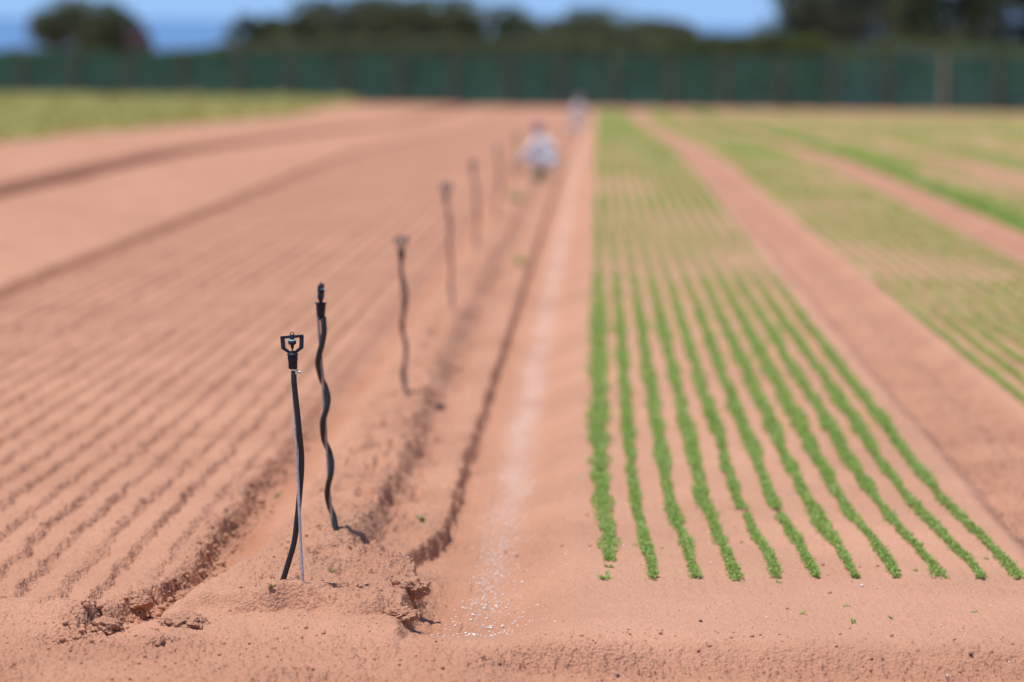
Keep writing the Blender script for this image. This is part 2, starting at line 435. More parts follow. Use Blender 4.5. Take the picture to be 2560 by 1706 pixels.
# ------------------------------------------------------------------ leaves
def leaf_mesh(name, P, D, L, W, up):
    """P base points, D unit directions, L lengths, W widths, up: leaf normals"""
    side = np.cross(D, up); side /= np.linalg.norm(side, axis=1)[:, None]+1e-9
    nrm = np.cross(side, D)
    L = L[:, None]; W = W[:, None]
    b = P; l1 = P + D*L*.38 - side*W*.5 + nrm*W*.12; l2 = P + D*L*.74 - side*W*.40 + nrm*W*.06
    r1 = P + D*L*.38 + side*W*.5 + nrm*W*.12; r2 = P + D*L*.74 + side*W*.40 + nrm*W*.06
    tip = P + D*L - nrm*L*.10
    V = np.stack([b, l1, l2, tip, r2, r1], 1).reshape(-1, 3)
    i = (np.arange(len(P))*6)[:, None]
    F = np.concatenate([i+np.array([0, 1, 2, 3]), i+np.array([0, 3, 4, 5])], 1).reshape(-1, 4)
    return np_mesh(name, V, F)

def row_points(x0, y0, seed, wscale=1.0, far_w=.05, dens=1.0, yend=150):
    """plant points of one sown row: X, Y, size"""
    segs = [(y0, 13.5, 900, .0100), (13.5, 20, 480, .0145), (20, 32, 135, .019), (32, 60, 40, .030), (60, yend, 8, .046)]
    Xs, Ys, Ss = [], [], []
    for a, b, n, s in segs:
        a = max(a, y0)
        if b <= a: continue
        m = int((b-a)*n*dens)
        Y = rng.uniform(a, b, m)
        grow = np.interp(Y, [9, 10.2, 12, 15, 19, 24, 30, 60, 150], [.022, .029, .037, .048, .054, .044, .034, .046, .075])*wscale
        bump = 1 + .75*noise(Y*3.1, Y*0+x0*9, seed) + .25*noise(Y*9, Y*0+x0*5, seed+1)
        wid = grow*np.clip(bump, .25, 1.7)
        X = x0 + .010*noise(Y*1.7, Y*0+x0*3, seed+2) + wid*np.clip(rng.normal(size=m)*.30, -.55, .55)
        # gaps
        gap = noise(Y*2.2, Y*0+x0*7, seed+3) > -.86
        big = S(-.45, .25, noise(X*.55, Y*.16, 91)) 
        pk = np.where(Y > 23, .30+.70*big, 1.0)
        k = gap & (rng.random(m) < pk)
        Xs.append(X[k]); Ys.append(Y[k]); Ss.append(np.full(k.sum(), s)*np.interp(Y[k], [9, 13.5, 15, 20], [1, 1.35, 1.1, 1.15]))
    return np.concatenate(Xs), np.concatenate(Ys), np.concatenate(Ss)

def leaves_on(name, X, Y, Sz, mat, tilt=(.10, 1.0), hgt=1.3):
    n = len(X); az = rng.random(n)*6.283; el = rng.uniform(tilt[0], tilt[1], n)
    D = np.stack([np.cos(az)*np.cos(el), np.sin(az)*np.cos(el), np.sin(el)], 1)
    up = np.stack([-np.cos(az)*np.sin(el), -np.sin(az)*np.sin(el), np.cos(el)], 1) + rng.normal(size=(n, 3))*.25
    Z = H(X, Y) + Sz*hgt*rng.random(n)**1.3 - .001
    P = np.stack([X, Y, Z], 1)
    L = Sz*1.55*rng.uniform(.7, 1.25, n); W = L*rng.uniform(.34, .50, n)
    return link(name, leaf_mesh(name, P, D, L, W, up), mat, smooth=False)

ROW1, PITCHR = .030, .1325
ends = [(1528, 1405), (1630, 1451), (1737, 1448), (1840, 1455), (1941, 1448), (2040, 1447), (2140, 1447), (2245, 1446), (2350, 1447), (2455, 1452), (2552, 1449)]
ordn = ['first', 'second', 'third', 'fourth', 'fifth', 'sixth', 'seventh', 'eighth', 'ninth', 'tenth', 'eleventh']
def build_rows():
    for i in range(11):
        g = on_ground(*ends[i])
        x0 = ROW1 + PITCHR*i
        ws = [1.6, .95, 1.03, 1.05, .85, .9, 1.15, 1.2, 1.05, .95, .9][i]
        # near ends of the fifth and sixth rows are thinner
        X, Y, Sz = row_points(x0, g.y, 100+i*7, ws)
        if i in (0, 4, 5, 3):
            yg, gw = {0: (12.1, .03), 4: (11.05, .07), 5: (11.08, .06), 3: (11.1, .025)}[i]
            k = np.abs(Y-yg) > gw; X, Y, Sz = X[k], Y[k], Sz[k]
        X = X + (g.x-x0)*(1-S(g.y, g.y+2.0, Y))
        o = leaves_on('seedling_row', X, Y, Sz, mSeed)
        lab = ('widest leafy row of green seedlings, nearest the white flecked furrow' if i == 0 else
               'green seedling row at the right edge of the near bed' if i == 10 else
               '%s row of green seedlings counted rightwards from the white flecked furrow' % ordn[i])
        tag(o, lab, 'crop row', 'rows of seedlings sown in the near bed')
build_rows()

def build_beds():
    names = ['sparse pale green seedlings in the bed beyond the second wheel track', None]
    for b in range(1, 12):
        x0 = 2.15 + 2.1*(b-1)
        ystart = max(9.8, x0/.24)
        if ystart > 150: break
        Xa, Ya, Sa = [], [], []
        for i in range(11):
            xr_ = x0 + PITCHR*i
            X, Y, Sz = row_points(xr_, ystart, 300+b*31+i*3, .85 if b == 1 else 1.0, dens=.8)
            if b == 2: kk = i >= 3
            else: kk = True
            if kk: Xa.append(X); Ya.append(Y); Sa.append(Sz)
            else:
                X2, Y2, S2 = row_points(xr_, ystart, 900+i, 1.9, dens=2.2)
                o = leaves_on('bright_seedling_rows' , X2, Y2, S2*1.1, mSeedBright) if False else None
                Xb.append(X2); Yb.append(Y2); Sb.append(S2*1.15) if False else None
                Sbb.append(S2*1.15)
        o = leaves_on('seedling_bed', np.concatenate(Xa), np.concatenate(Ya), np.concatenate(Sa), mSeedPale)
        lab = {1: 'fine green seedling rows in the second bed, right of the wheel track',
               2: 'pale seedling rows in the third bed, beside the bright green strip'}.get(b, 'blurred pale seedling rows in bed %s from the near one, towards the far right' % (['', '', '', 'four', 'five', 'six', 'seven', 'eight', 'nine', 'ten', 'eleven', 'twelve'][b]))
        tag(o, lab, 'seedling bed', kind='stuff')
Xb, Yb, Sb, Sbb = [], [], [], []
build_beds()
tag(leaves_on('bright_seedling_strip', np.concatenate(Xb), np.concatenate(Yb), np.concatenate(Sbb), mSeedBright), 'strip of brighter, denser green seedlings along the third bed', 'seedling strip', kind='stuff')

def left_crop():
    n = 60000
    Y = 50*np.exp(rng.random(n)*math.log(163/50.)); X = -rng.uniform(.0, .17, n)*Y - 10.9 - (Y-60)*.02
    X = X + .25*noise(Y*.2, Y*0, 5)
    k = rng.random(n) < (.7 + .3*noise(X*.8, Y*.1, 77)) ; X, Y = X[k], Y[k]
    o = leaves_on('leafy_crop', X, Y, np.interp(Y, [50, 160], [.09, .20]), mCrop, (.1, 1.2), 1.5)
    tag(o, 'yellow green leafy crop covering the field at far left', 'leafy crop', kind='stuff')
left_crop()

def sprout(name, px, py, size, n, label, cat='sprout', mat=None, spread=.9):
    p = on_ground(px, py)
    az = rng.random(n)*6.283; el = rng.uniform(.1, spread, n)
    D = np.stack([np.cos(az)*np.cos(el), np.sin(az)*np.cos(el), np.sin(el)], 1)
    up = np.stack([-np.cos(az)*np.sin(el), -np.sin(az)*np.sin(el), np.cos(el)], 1)
    P = np.stack([rng.normal(size=n)*size*.12, rng.normal(size=n)*size*.12, np.full(n, -.0005)], 1) + D*0
    L = size*rng.uniform(.5, 1.0, n)
    o = link(name, leaf_mesh(name, P, D, L, L*.36, up), mat or mSeed, smooth=False); o.location = p
    tag(o, label, cat, 'loose sprouts and weeds away from the rows')
sprout('sprout', 1515, 1449, .038, 14, 'flat low sprout just below the end of the widest row')
sprout('sprout', 1523, 1419, .026, 12, 'small tuft of sprout between the widest row and the lowest one')
sprout('sprout', 2133, 1558, .028, 6, 'little upright sprout with a thin stem alone on bare sand', spread=1.2)
sprout('sprout', 2005, 1536, .026, 5, 'flat wilted sprout lying left of the little upright one')
sprout('sprout', 2119, 1517, .020, 5, 'tiny sprout just above the little upright one')
sprout('sprout', 2228, 1546, .022, 6, 'tiny sprout right of the little upright one')
sprout('sprout', 2438, 1532, .018, 5, 'tiny sprout alone at the right side of the bare bed')
sprout('sprout', 1945, 1458, .022, 6, 'tiny sprout at the foot of the fifth row')
sprout('sprout', 2470, 1398, .026, 6, 'flat sprout between the two rightmost rows')
sprout('sprout', 2286, 1427, .022, 6, 'small sprout between the eighth and ninth rows')
sprout('sprout', 1590, 1365, .020, 6, 'faint sprout between the first and second rows')
sprout('weed', 680, 1474, .030, 6, 'creeping weed sprig beside the foot of the black hose', 'weed', mWeed, .5)
sprout('weed', 825, 1430, .026, 5, 'small weed sprig on the mound right of the grey rod', 'weed', mWeed, .5)
sprout('weed', 605, 1378, .016, 5, 'tiny weed in the left trench beside the mound', 'weed', mSeed)
sprout('weed', 690, 1245, .040, 8, 'blurred weed on the left flank of the mound', 'weed', mWeed)
sprout('weed', 1050, 1300, .036, 7, 'pale weed on the shelf between mound and furrow wall', 'weed', mWeed)
sprout('weed', 1304, 661, .13, 10, 'blurred green weed beside the dark furrow edge', 'weed', mSeedPale)
sprout('weed', 1346, 452, .20, 20, 'olive weed clump beside the feet of the squatting worker', 'weed', mWeed)
sprout('weed', 1290, 498, .18, 9, 'faint weed patch on the ridge in front of the squatting worker', 'weed', mSeedPale)
sprout('weed', 1083, 1541, .010, 4, 'tiny green speck of weed on the headland below the furrow', 'weed', mSeed)

# ------------------------------------------------------------------ sprinklers
import bmesh
def tube(name, pts, rad, mat, parent, seg=14, caps=True, flat=1.0):
    """smooth tube through points (Catmull-Rom)"""
    P = [Vector(p) for p in pts]; r = rad if isinstance(rad, (list, tuple)) else [rad]*len(P)
    Q, RR = [], []
    for i in range(len(P)-1):
        p0 = P[max(i-1, 0)]; p1 = P[i]; p2 = P[i+1]; p3 = P[min(i+2, len(P)-1)]
        for k in range(6):
            t = k/6
            Q.append(.5*((2*p1)+(p2-p0)*t+(2*p0-5*p1+4*p2-p3)*t*t+(3*p1-p0-3*p2+p3)*t**3)); RR.append(r[i]*(1-t)+r[i+1]*t)
    Q.append(P[-1]); RR.append(r[-1])
    V, F = [], []
    a = Vector((1, .01, 0))
    for i, q in enumerate(Q):
        d = (Q[min(i+1, len(Q)-1)]-Q[max(i-1, 0)]).normalized()
        x = (a - d*a.dot(d)).normalized(); y = d.cross(x); a = x
        for k in range(seg):
            an = 2*math.pi*k/seg; V.append(q + (x*math.cos(an)+y*math.sin(an)*flat)*RR[i])
    for i in range(len(Q)-1):
        for k in range(seg):
            k2 = (k+1) % seg; F.append((i*seg+k, i*seg+k2, (i+1)*seg+k2, (i+1)*seg+k))
    if caps: F.append(tuple(range(seg))[::-1]); F.append(tuple((len(Q)-1)*seg+k for k in range(seg)))
    me = bpy.data.meshes.new(name); me.from_pydata(V, [], F); me.update()
    return link(name, me, mat, parent)

def lathe_into(bm, prof, seg=24, loc=Vector((0, 0, 0))):
    rings = []
    for r, z in prof:
        if r < 1e-6: rings.append([bm.verts.new(loc+Vector((0, 0, z)))]*seg)
        else: rings.append([bm.verts.new(loc+Vector((r*math.cos(2*math.pi*k/seg), r*math.sin(2*math.pi*k/seg), z))) for k in range(seg)])
    for a, b in zip(rings[:-1], rings[1:]):
        for k in range(seg):
            k2 = (k+1) % seg; vs = []
            for v in (a[k], a[k2], b[k2], b[k]):
                if v not in vs: vs.append(v)
            if len(vs) > 2:
                try: bm.faces.new(vs)
                except ValueError: pass
    for ring, rev in ((rings[0], True), (rings[-1], False)):
        if ring[0] is not ring[1]: bm.faces.new(ring[::-1] if rev else ring)
def bar_into(bm, p, q, w, h):
    """flat bar from p to q in the xz plane, w across in plane, h in depth y"""
    p, q = Vector(p), Vector(q); d = (q-p).normalized(); s = Vector((-d.z, 0, d.x))*w/2; y = Vector((0, h/2, 0))
    vs = [bm.verts.new(c) for c in (p-s-y, p+s-y, p+s+y, p-s+y, q-s-y, q+s-y, q+s+y, q-s+y)]
    for f in ((3, 2, 1, 0), (4, 5, 6, 7), (0, 1, 5, 4), (1, 2, 6, 5), (2, 3, 7, 6), (3, 0, 4, 7)): bm.faces.new([vs[i] for i in f])
def fin_bm(name, bm, mat, parent, smooth=False, bevel=0):
    if bevel: bmesh.ops.bevel(bm, geom=bm.edges[:], offset=bevel, segments=2, affect='EDGES', profile=.5)
    bmesh.ops.recalc_face_normals(bm, faces=bm.faces[:])
    me = bpy.data.meshes.new(name); bm.to_mesh(me); bm.free()
    o = link(name, me, mat, parent, smooth)
    return o

K = 9.6/FP            # metres per photo pixel at the first sprinkler
def head_parts(root, z, x, scale, yaw, wide_cup, tilt=0, fm=None, pm=None):
    """spinner head; its foot (top of the hose clamp) is at height z. local x is the wide side"""
    k = K*scale
    Mx = Matrix.Translation((x, 0, z)) @ Matrix.Rotation(tilt, 4, 'Y') @ Matrix.Rotation(yaw, 4, 'Z')
    objs = []
    # fitting
    bm = bmesh.new()
    if wide_cup:
        lathe_into(bm, [(5*k, -9*k), (6*k, 0), (10.5*k, 1*k), (11.5*k, 8*k), (13*k, 33*k), (15*k, 34*k), (15*k, 37*k), (12.5*k, 37.2*k), (5*k, 37.5*k), (4.5*k, 46*k)])
        top = 43
    else:
        lathe_into(bm, [(7*k, -1*k), (9.5*k, 0), (10.6*k, 1*k), (10.9*k, 17.6*k), (11.5*k, 19*k), (11.9*k, 22*k), (12.1*k, 30*k), (11.6*k, 31*k), (12*k, 32.2*k), (14*k, 33*k), (14.1*k, 34.5*k), (12*k, 35.6*k), (11.4*k, 36.4*k), (11*k, 38.5*k)])
        top = 38
    objs.append(fin_bm('hose_fitting', bm, pm or mPlastic, root, True))
    # frame
    t = top
    bm = bmesh.new()
    hw = 28*k; dp = 5*k
    def m(a, b, w): bar_into(bm, (a[0]*k, 0, (t+a[1])*k), (b[0]*k, 0, (t+b[1])*k), w*k, dp)
    m((-11.5, 1.8), (11.5, 1.8), 5.5)
    for s in (-1, 1):
        m((s*9, 2.5), (s*24.5, 15), 6.6)
        bar_into(bm, (s*9*k, 0, (t-1)*k), (s*26*k, 0, (t+11.5)*k), 1.6*k, dp*1.5)
        bar_into(bm, (s*13*k, 0, (t+4.8)*k), (s*25.5*k, 0, (t+16.5)*k), 1.2*k, dp*1.5)
        m((s*21.3, 12), (s*22.9, 39), 10.5)
    m((-27, 37.2), (27, 39.2), 6.4)
    bar_into(bm, (-27.5*k, 0, (t+39.7)*k), (27.5*k, 0, (t+41.9)*k), 1.3*k, dp*1.5)
    lathe_into(bm, [(5.5*k, (t+32)*k), (5.8*k, (t+42.3)*k), (4.8*k, (t+43.5)*k)], 14)
    for v in bm.verts:                     # arms lean out a little towards the viewer
        v.co.y += 0
    fr = fin_bm('spinner_frame', bm, fm or mFrame, root); objs.append(fr)
    bv = fr.modifiers.new('bevel', 'BEVEL'); bv.width = .6*k; bv.segments = 2
    # loop on top
    a = [(5*k*math.cos(an), 0, (t+42+7*math.sin(an))*k) for an in np.linspace(0, math.pi, 7)]
    lp = tube('top_loop', a, .9*k, fm or mFrame, root, 8); objs.append(lp)
    # spinner
    bm = bmesh.new()
    lathe_into(bm, [(0, (t+5)*k), (2.4*k, (t+5.4)*k), (1.2*k, (t+8)*k), (2*k, (t+9.5)*k), (3.4*k, (t+11)*k), (4.3*k, (t+17)*k), (5*k, (t+19)*k), (9*k, (t+20.5)*k), (9.6*k, (t+22)*k), (9.7*k, (t+29)*k)], 18)
    sp = fin_bm('spinner', bm, mPlastic, root, True); objs.append(sp)
    bm = bmesh.new()
    lathe_into(bm, [(9.75*k, (t+28.6)*k), (9.9*k, (t+30.2)*k), (9.0*k, (t+31.1)*k), (3.2*k, (t+31.6)*k), (2.9*k, (t+34)*k)], 18)
    cp = fin_bm('spinner_cap', bm, mMint, sp, True)
    for o in objs: o.data.transform(Mx)
    cp.data.transform(Mx)

def clamp(root, x, z, k, yaw=0):
    bm = bmesh.new()
    lathe_into(bm, [(8.0*k, -5.5*k), (9.2*k, -5.4*k), (9.3*k, 5.2*k), (8.0*k, 5.4*k)], 22)
    bar_into(bm, (4*k, -6*k, -2*k), (10*k, -6*k, -2*k), 9*k, 8*k)
    c = fin_bm('hose_clamp', bm, mSteel, root)
    bm = bmesh.new()
    for r_, a, b in ((3.6, 9, 14), (4.6, 13.5, 16.5), (3.4, 16.5, 18.5)):
        lathe_into(bm, [(r_*k*.9, a*k), (r_*k, (a+.6)*k), (r_*k, (b-.6)*k), (r_*k*.8, b*k)], 10)
    for v in bm.verts: v.co = Vector((v.co.z, v.co.y-5*k, -v.co.x-1*k))
    s = fin_bm('clamp_screw', bm, mSteel, c)
    T = Matrix.Translation((x, 0, z)) @ Matrix.Rotation(.06, 4, 'Y'); c.data.transform(T); s.data.transform(T)

def sprinkler(Y, hose, stake, head_px, label, scale, yaw, wide, hose_mat, stake_mat, hr=7.0, sr=3.5, with_clamp=False, tilt=0, spiral=False):
    base = at(stake[-1][0], stake[-1][1], Y)
    gz = float(H(np.array([base.x]), np.array([Y]))[0])
    root = empty('sprinkler_riser', (base.x, Y, gz))
    tag(root, label, 'sprinkler', 'sprinkler risers standing along the ridge')
    O = Vector((base.x, Y, gz)); k = Y/FP
    off = k*5
    sp = []
    for i, (px, py) in enumerate(stake):
        p = at(px, py, Y) - O; p.y = 0; sp.append(p)
    hp = []
    for i, (px, py) in enumerate(hose):
        p = at(px, py, Y) - O
        # side of the rod on which the hose runs: in front where it crosses at odd turns
        p.y = (-off if i < 5 else off)*1.5 if not spiral else -off*1.7*math.cos(math.pi*float(np.interp(py, spiral, range(len(spiral)))))
        hp.append(p)
    ext = Vector((sp[-1].x-sp[-2].x, 0, -1)).normalized()
    sp.append(Vector((sp[-1].x+.004, 0, min(sp[-1].z, 0)-.09)))
    d = (hp[-1]-hp[-2]).normalized(); g = hp[-1].z
    hp.append(hp[-1] + d*max(.06, (g+.08)/max(.3, -d.z)))
    head = at(head_px[0], head_px[1], Y) - O
    hp[0].y = 0
    tube('support_rod', sp, sr*k, stake_mat, root, 12)
    tube('hose', hp, hr*k, hose_mat, root, 16)
    if with_clamp: clamp(root, hp[0].x+.001, head.z-6.0*k, k)
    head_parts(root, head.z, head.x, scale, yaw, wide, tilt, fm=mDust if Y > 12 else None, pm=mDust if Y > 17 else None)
    return root

h1 = [(735, 921), (735.5, 950), (739, 985), (744, 1030), (749, 1080), (752.5, 1130), (753, 1175), (749, 1228), (743, 1291), (735, 1355), (721, 1406), (707, 1451), (695, 1484)]
s1 = [(731.5, 930), (732.5, 975), (736, 1019), (739, 1083), (741, 1116), (745, 1196), (748, 1275), (751, 1339), (754, 1403), (757, 1449)]
Y1 = on_ground(752, 1452).y
sprinkler(Y1, h1, s1, (732.5, 922), 'nearest sprinkler with a square open spinner frame and steel hose clamp, in sharp focus', 1, math.radians(8), False, mHose, mStake, 7.2, 3.6, True, tilt=math.radians(-2))
h2 = [(808, 793), (810, 812), (811, 830), (806, 858), (799, 884), (795, 906), (798, 930), (804, 951), (813, 970), (820, 996), (817, 1021), (808, 1052), (807, 1077), (809, 1098), (814, 1112), (823, 1132), (829, 1157), (828, 1183), (822, 1208), (818, 1234), (823, 1266), (833, 1291), (841, 1320)]
s2 = [(795, 790), (797, 827), (801, 870), (804, 912), (807, 942), (808, 981), (810, 1006), (814, 1070), (816, 1110), (820, 1164), (823, 1228), (828, 1275), (832, 1320)]
Y2 = on_ground(836, 1321).y
sprinkler(Y2, h2, s2, (802, 792), 'second sprinkler with a wavy hose and cup fitting, head seen edge on', 1.0, math.radians(82), True, mHose, mRust, 7.4, 3.5, spiral=[862, 951, 1040, 1110, 1195, 1275, 1330])
h3 = [(1002, 650), (1005, 686), (1015, 728), (1013, 770), (1005, 808), (1009, 842), (1015, 867), (1012, 905), (1006, 934), (1012, 968), (1018, 989)]
s3 = [(1000, 650), (1004, 720), (1008, 790), (1011, 860), (1013, 920), (1017, 992)]
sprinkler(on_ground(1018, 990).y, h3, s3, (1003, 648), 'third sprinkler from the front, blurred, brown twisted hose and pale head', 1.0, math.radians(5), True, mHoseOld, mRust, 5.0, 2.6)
h4 = [(1115, 510), (1120, 530), (1128, 555), (1123, 602), (1130, 661), (1126, 720), (1133, 775)]
s4 = [(1116, 510), (1120, 560), (1124, 620), (1128, 680), (1133, 775)]
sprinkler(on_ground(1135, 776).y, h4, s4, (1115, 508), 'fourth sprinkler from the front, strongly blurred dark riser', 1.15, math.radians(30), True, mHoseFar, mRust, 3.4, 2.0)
for i, (Y, lab) in enumerate(((25, 'fifth sprinkler from the front, faint blurred riser on the ridge'),
                              (30, 'sixth sprinkler from the front, very faint riser beyond the fifth'),
                              (35, 'farthest sprinkler riser, just in front of the squatting worker'))):
    x = -.985; g = float(H(np.array([x]), np.array([float(Y)]))[0])
    # pixel of base and scaled copy of the fourth one's wobble
    r_ = [o for o in C.objects if o.name.startswith('sprinkler_riser')][3]
    def cp(o, par):
        c = o.copy(); C.objects.link(c); c.parent = par
        if par is None: pass
        for ch in list(o.children): cp(ch, c)
        return c
    c = cp(r_, None); c.location = (x, Y, g); c.rotation_euler = (0, 0, .4+i*1.1); c.scale = (1.0, 1.0, .92); c['label'] = lab

# ------------------------------------------------------------------ field workers
mShirtW = simple('white_cotton', (.74, .73, .75), .85, .2, scale=14, var=.08)
mTrouB = simple('pale_blue_cotton', (.62, .66, .72), .85, .2, scale=14, var=.12)
mShirtG = simple('grey_cotton', (.58, .58, .62), .85, .2, scale=14, var=.12)
mTrouG = simple('pale_grey_cotton', (.66, .66, .68), .85, .2, scale=14, var=.12)
mSkin = simple('skin', (.42, .25, .18), .55, .4, scale=30, var=.08)
mHair = simple('faded_headscarf', (.36, .22, .26), .6, .3, scale=60, var=.3)
mBoot = simple('olive_boot', (.10, .11, .045), .6, .3, scale=40, var=.3)
mEye = simple('eye', (.03, .03, .03), .3, .5)
def skin_mesh(name, verts, edges, mat, parent, root_i=0, sub=2):
    me = bpy.data.meshes.new(name)
    me.from_pydata([v[:3] for v in verts], edges, []); me.update()
    o = link(name, me, mat, parent, smooth=False)
    m = o.modifiers.new('skin', 'SKIN'); m.use_smooth_shade = True
    if not me.skin_vertices: me.skin_vertices_add() if hasattr(me, 'skin_vertices_add') else None
    lay = me.skin_vertices[0].data
    for i, v in enumerate(verts):
        lay[i].radius = (v[3], v[3]); lay[i].use_root = (i == root_i)
    sm = o.modifiers.new('subdivision', 'SUBSURF'); sm.levels = sub; sm.render_levels = sub
    return o
def worker(px, py, yaw, size, J, shirt, trousers, label):
    """J: joints of the pose, x forward, y to the left, z up"""
    p = on_ground(px, py); root = empty('person', p, math.radians(yaw))
    tag(root, label, 'person', 'field workers down on the ridge'); root.scale = (size,)*3
    hip, spine, chest, neck, head, hj, knee, ank, toe, sh, el, wr = J
    V, E = [], []
    def add(c, rad, par=None):
        V.append((c[0], c[1], c[2], rad)); i = len(V)-1
        if par is not None: E.append((par, i))
        return i
    m = lambda c, s_: (c[0], c[1]*s_, c[2])
    h = add(hip, .105); s1_ = add(spine, .10, h); c1 = add(chest, .115, s1_); n1 = add(neck, .045, c1)
    j = add((head[0]+.012, 0, head[2]-.055), .058, n1); hd = add(head, .082, j); add((head[0]-.005, 0, head[2]+.062), .062, hd)
    add((head[0]+.105, 0, head[2]-.012), .010, hd)                 # nose
    for sgn in (-1, 1):
        add((head[0]-.005, sgn*.088, head[2]-.005), .010, hd)      # ears
        a = add(m(hj, sgn), .085, h); k = add(m(knee, sgn), .052, a); n_ = add(m(ank, sgn), .036, k); add(m(toe, sgn), .030, n_)
        b_ = add(m(sh, sgn), .050, c1); e_ = add(m(el, sgn), .037, b_); w_ = add(m(wr, sgn), .024, e_)
        W = Vector(m(wr, sgn)); d = (W-Vector(m(el, sgn))).normalized(); side = Vector((0, sgn, 0)); side = (side-d*side.dot(d)).normalized(); nrm = d.cross(side)
        if nrm.z > 0: nrm = -nrm
        pm_ = add(W+d*.055, .026, w_)
        for q, L in enumerate((.070, .080, .074, .058)):
            b0 = W+d*.085+side*(.030-.020*q); f0 = add(b0, .0095, pm_)
            f1 = add(b0+d*L*.5+nrm*.008, .0088, f0); add(b0+d*L*.85+nrm*L*.42, .0075, f1)
        t0 = add(W+d*.035-side*.032, .011, pm_); add(W+d*.070-side*.052+nrm*.012, .009, t0)
    skin_mesh('body', V, E, mSkin, root)
    # shirt
    V, E = [], []
    lo = add((hip[0]*.5+spine[0]*.5, 0, hip[2]*.45+spine[2]*.55), .112); s0 = add(spine, .118, lo); c1 = add(chest, .135, s0); add(((chest[0]+neck[0])/2, 0, (chest[2]+neck[2])/2), .085, c1)
    for sgn in (-1, 1):
        b_ = add(m(sh, sgn), .072, c1); e_ = add(m(el, sgn), .056, b_); add(tuple(Vector(m(el, sgn)).lerp(Vector(m(wr, sgn)), .75)), .042, e_)
    skin_mesh('shirt', V, E, shirt, root)
    V, E = [], []
    h = add((hip[0]*.75+spine[0]*.25, 0, hip[2]*.8+spine[2]*.2), .108); add((hip[0]*.35+spine[0]*.65, 0, hip[2]*.35+spine[2]*.65), .098, h)
    for sgn in (-1, 1):
        a = add(m(hj, sgn), .092, h); md = add(tuple(Vector(m(hj, sgn)).lerp(Vector(m(knee, sgn)), .5)), .086, a); k = add(m(knee, sgn), .070, md); add(tuple(Vector(m(knee, sgn)).lerp(Vector(m(ank, sgn)), .88)), .052, k)
    skin_mesh('trousers', V, E, trousers, root)
    for sgn in (-1, 1):
        V, E = [], []
        a = add(m(ank, sgn), .046); b_ = add((ank[0]*.6+toe[0]*.4, ank[1]*sgn, .045), .046, a); add(m(toe, sgn), .038, b_)
        add((ank[0], ank[1]*sgn, ank[2]+.05), .042, a)
        skin_mesh('boot', V, E, mBoot, root)
        V, F = blob_template(2, 0, 1)
        e = link('eye', np_mesh('eye', V*.010+np.array([head[0]+.076, sgn*.032, head[2]+.008]), F), mEye, root)
    V, F = blob_template(3, .04, 2)                                # covering over back and top of the head
    V = V*np.array([.098, .092, .095]) + np.array([head[0]-.018, 0, head[2]+.030])
    link('head_covering', np_mesh('hair', V, F), mHair, root)
SQUAT = ((0, 0, .27), (.07, 0, .41), (.19, 0, .56), (.23, 0, .66), (.27, 0, .76), (0, .09, .25), (.36, .13, .43), (.16, .12, .085), (.33, .13, .035), (.20, .15, .59), (.38, .17, .37), (.50, .12, .17))
KNEEL = ((0, 0, .46), (.05, 0, .61), (.13, 0, .79), (.18, 0, .90), (.22, 0, 1.01), (0, .09, .43), (.13, .13, .07), (-.27, .12, .075), (-.39, .12, .035), (.13, .17, .82), (.26, .22, .59), (.42, .14, .42))
worker(1381, 446, 160, .90, SQUAT, mShirtW, mTrouB, 'nearer worker squatting on the ridge in a white shirt and pale blue trousers, blurred')
worker(1434, 330, 30, .92, KNEEL, mShirtG, mTrouG, 'farther worker kneeling in grey clothes, very blurred, before the green fence')

# ------------------------------------------------------------------ fence
def fence():
    Yf = 166.0
    x0 = at(-600, 300, Yf).x; x1 = at(3200, 300, Yf).x
    pitch = 135.2*Yf/FP
    firstp = at(54, 200, Yf).x; xs = []
    x = firstp
    while x > x0: x -= pitch
    while x < x1: xs.append(x); x += pitch
    def topz(x): return np.interp(x, [at(0, 0, Yf).x, at(2560, 0, Yf).x], [at(0, 124, Yf).z, at(2560, 141, Yf).z])
    root = empty('windbreak_fence', (0, Yf, float(base_z(np.array(0.), np.array(Yf)))))
    tag(root, 'long green netting windbreak fence on posts across the far end of the field', 'fence')
    O = root.location.copy()
    n = 400; X = np.linspace(x0, x1, n); rows = 8; V = []; 
    for j in range(rows):
        t = j/(rows-1)
        gz = base_z(X, np.full(n, Yf)) - .05
        tz = np.array([topz(a) for a in X]) - .05*np.abs(np.sin((X-firstp)/pitch*math.pi))
        Zr = gz*(1-t)+tz*t
        V.append(np.stack([X-O.x, .05*noise(X*.9, X*0+t*2, 7)+.04*np.sin((X-firstp)/pitch*math.pi*2), Zr-O.z], 1))
    V = np.concatenate(V); a = (np.arange(rows-1)[:, None]*n+np.arange(n-1)[None]).ravel()
    link('netting', np_mesh('netting', V, np.stack([a, a+1, a+n+1, a+n], 1)), mNet, root)
    for i, x in enumerate(xs):
        z0 = float(base_z(np.array(x), np.array(Yf)))-.1; pale = abs(x-at(2343, 200, Yf).x) < .8
        rr = .075 if not pale else .10
        jit = random.uniform(-.04, .04)
        o = tube('post', [(x-O.x, -.16, z0-O.z), (x-O.x+jit*.5, -.16, (z0+topz(x))/2-O.z), (x-O.x+jit, -.16, topz(x)+.06-O.z)], [rr*1.1, rr, rr*.95], mPostPale if pale else mPost, root, 10)
        if pale: o['label'] = 'paler thicker post'
    wires = []
    for t in (.02, .5, .98):
        tube('tension_wire', [(x-O.x, -.07, base_z(np.array(x), np.array(Yf))*(1-t)+topz(x)*t-O.z) for x in xs], .008, mPost, root, 6)
fence()

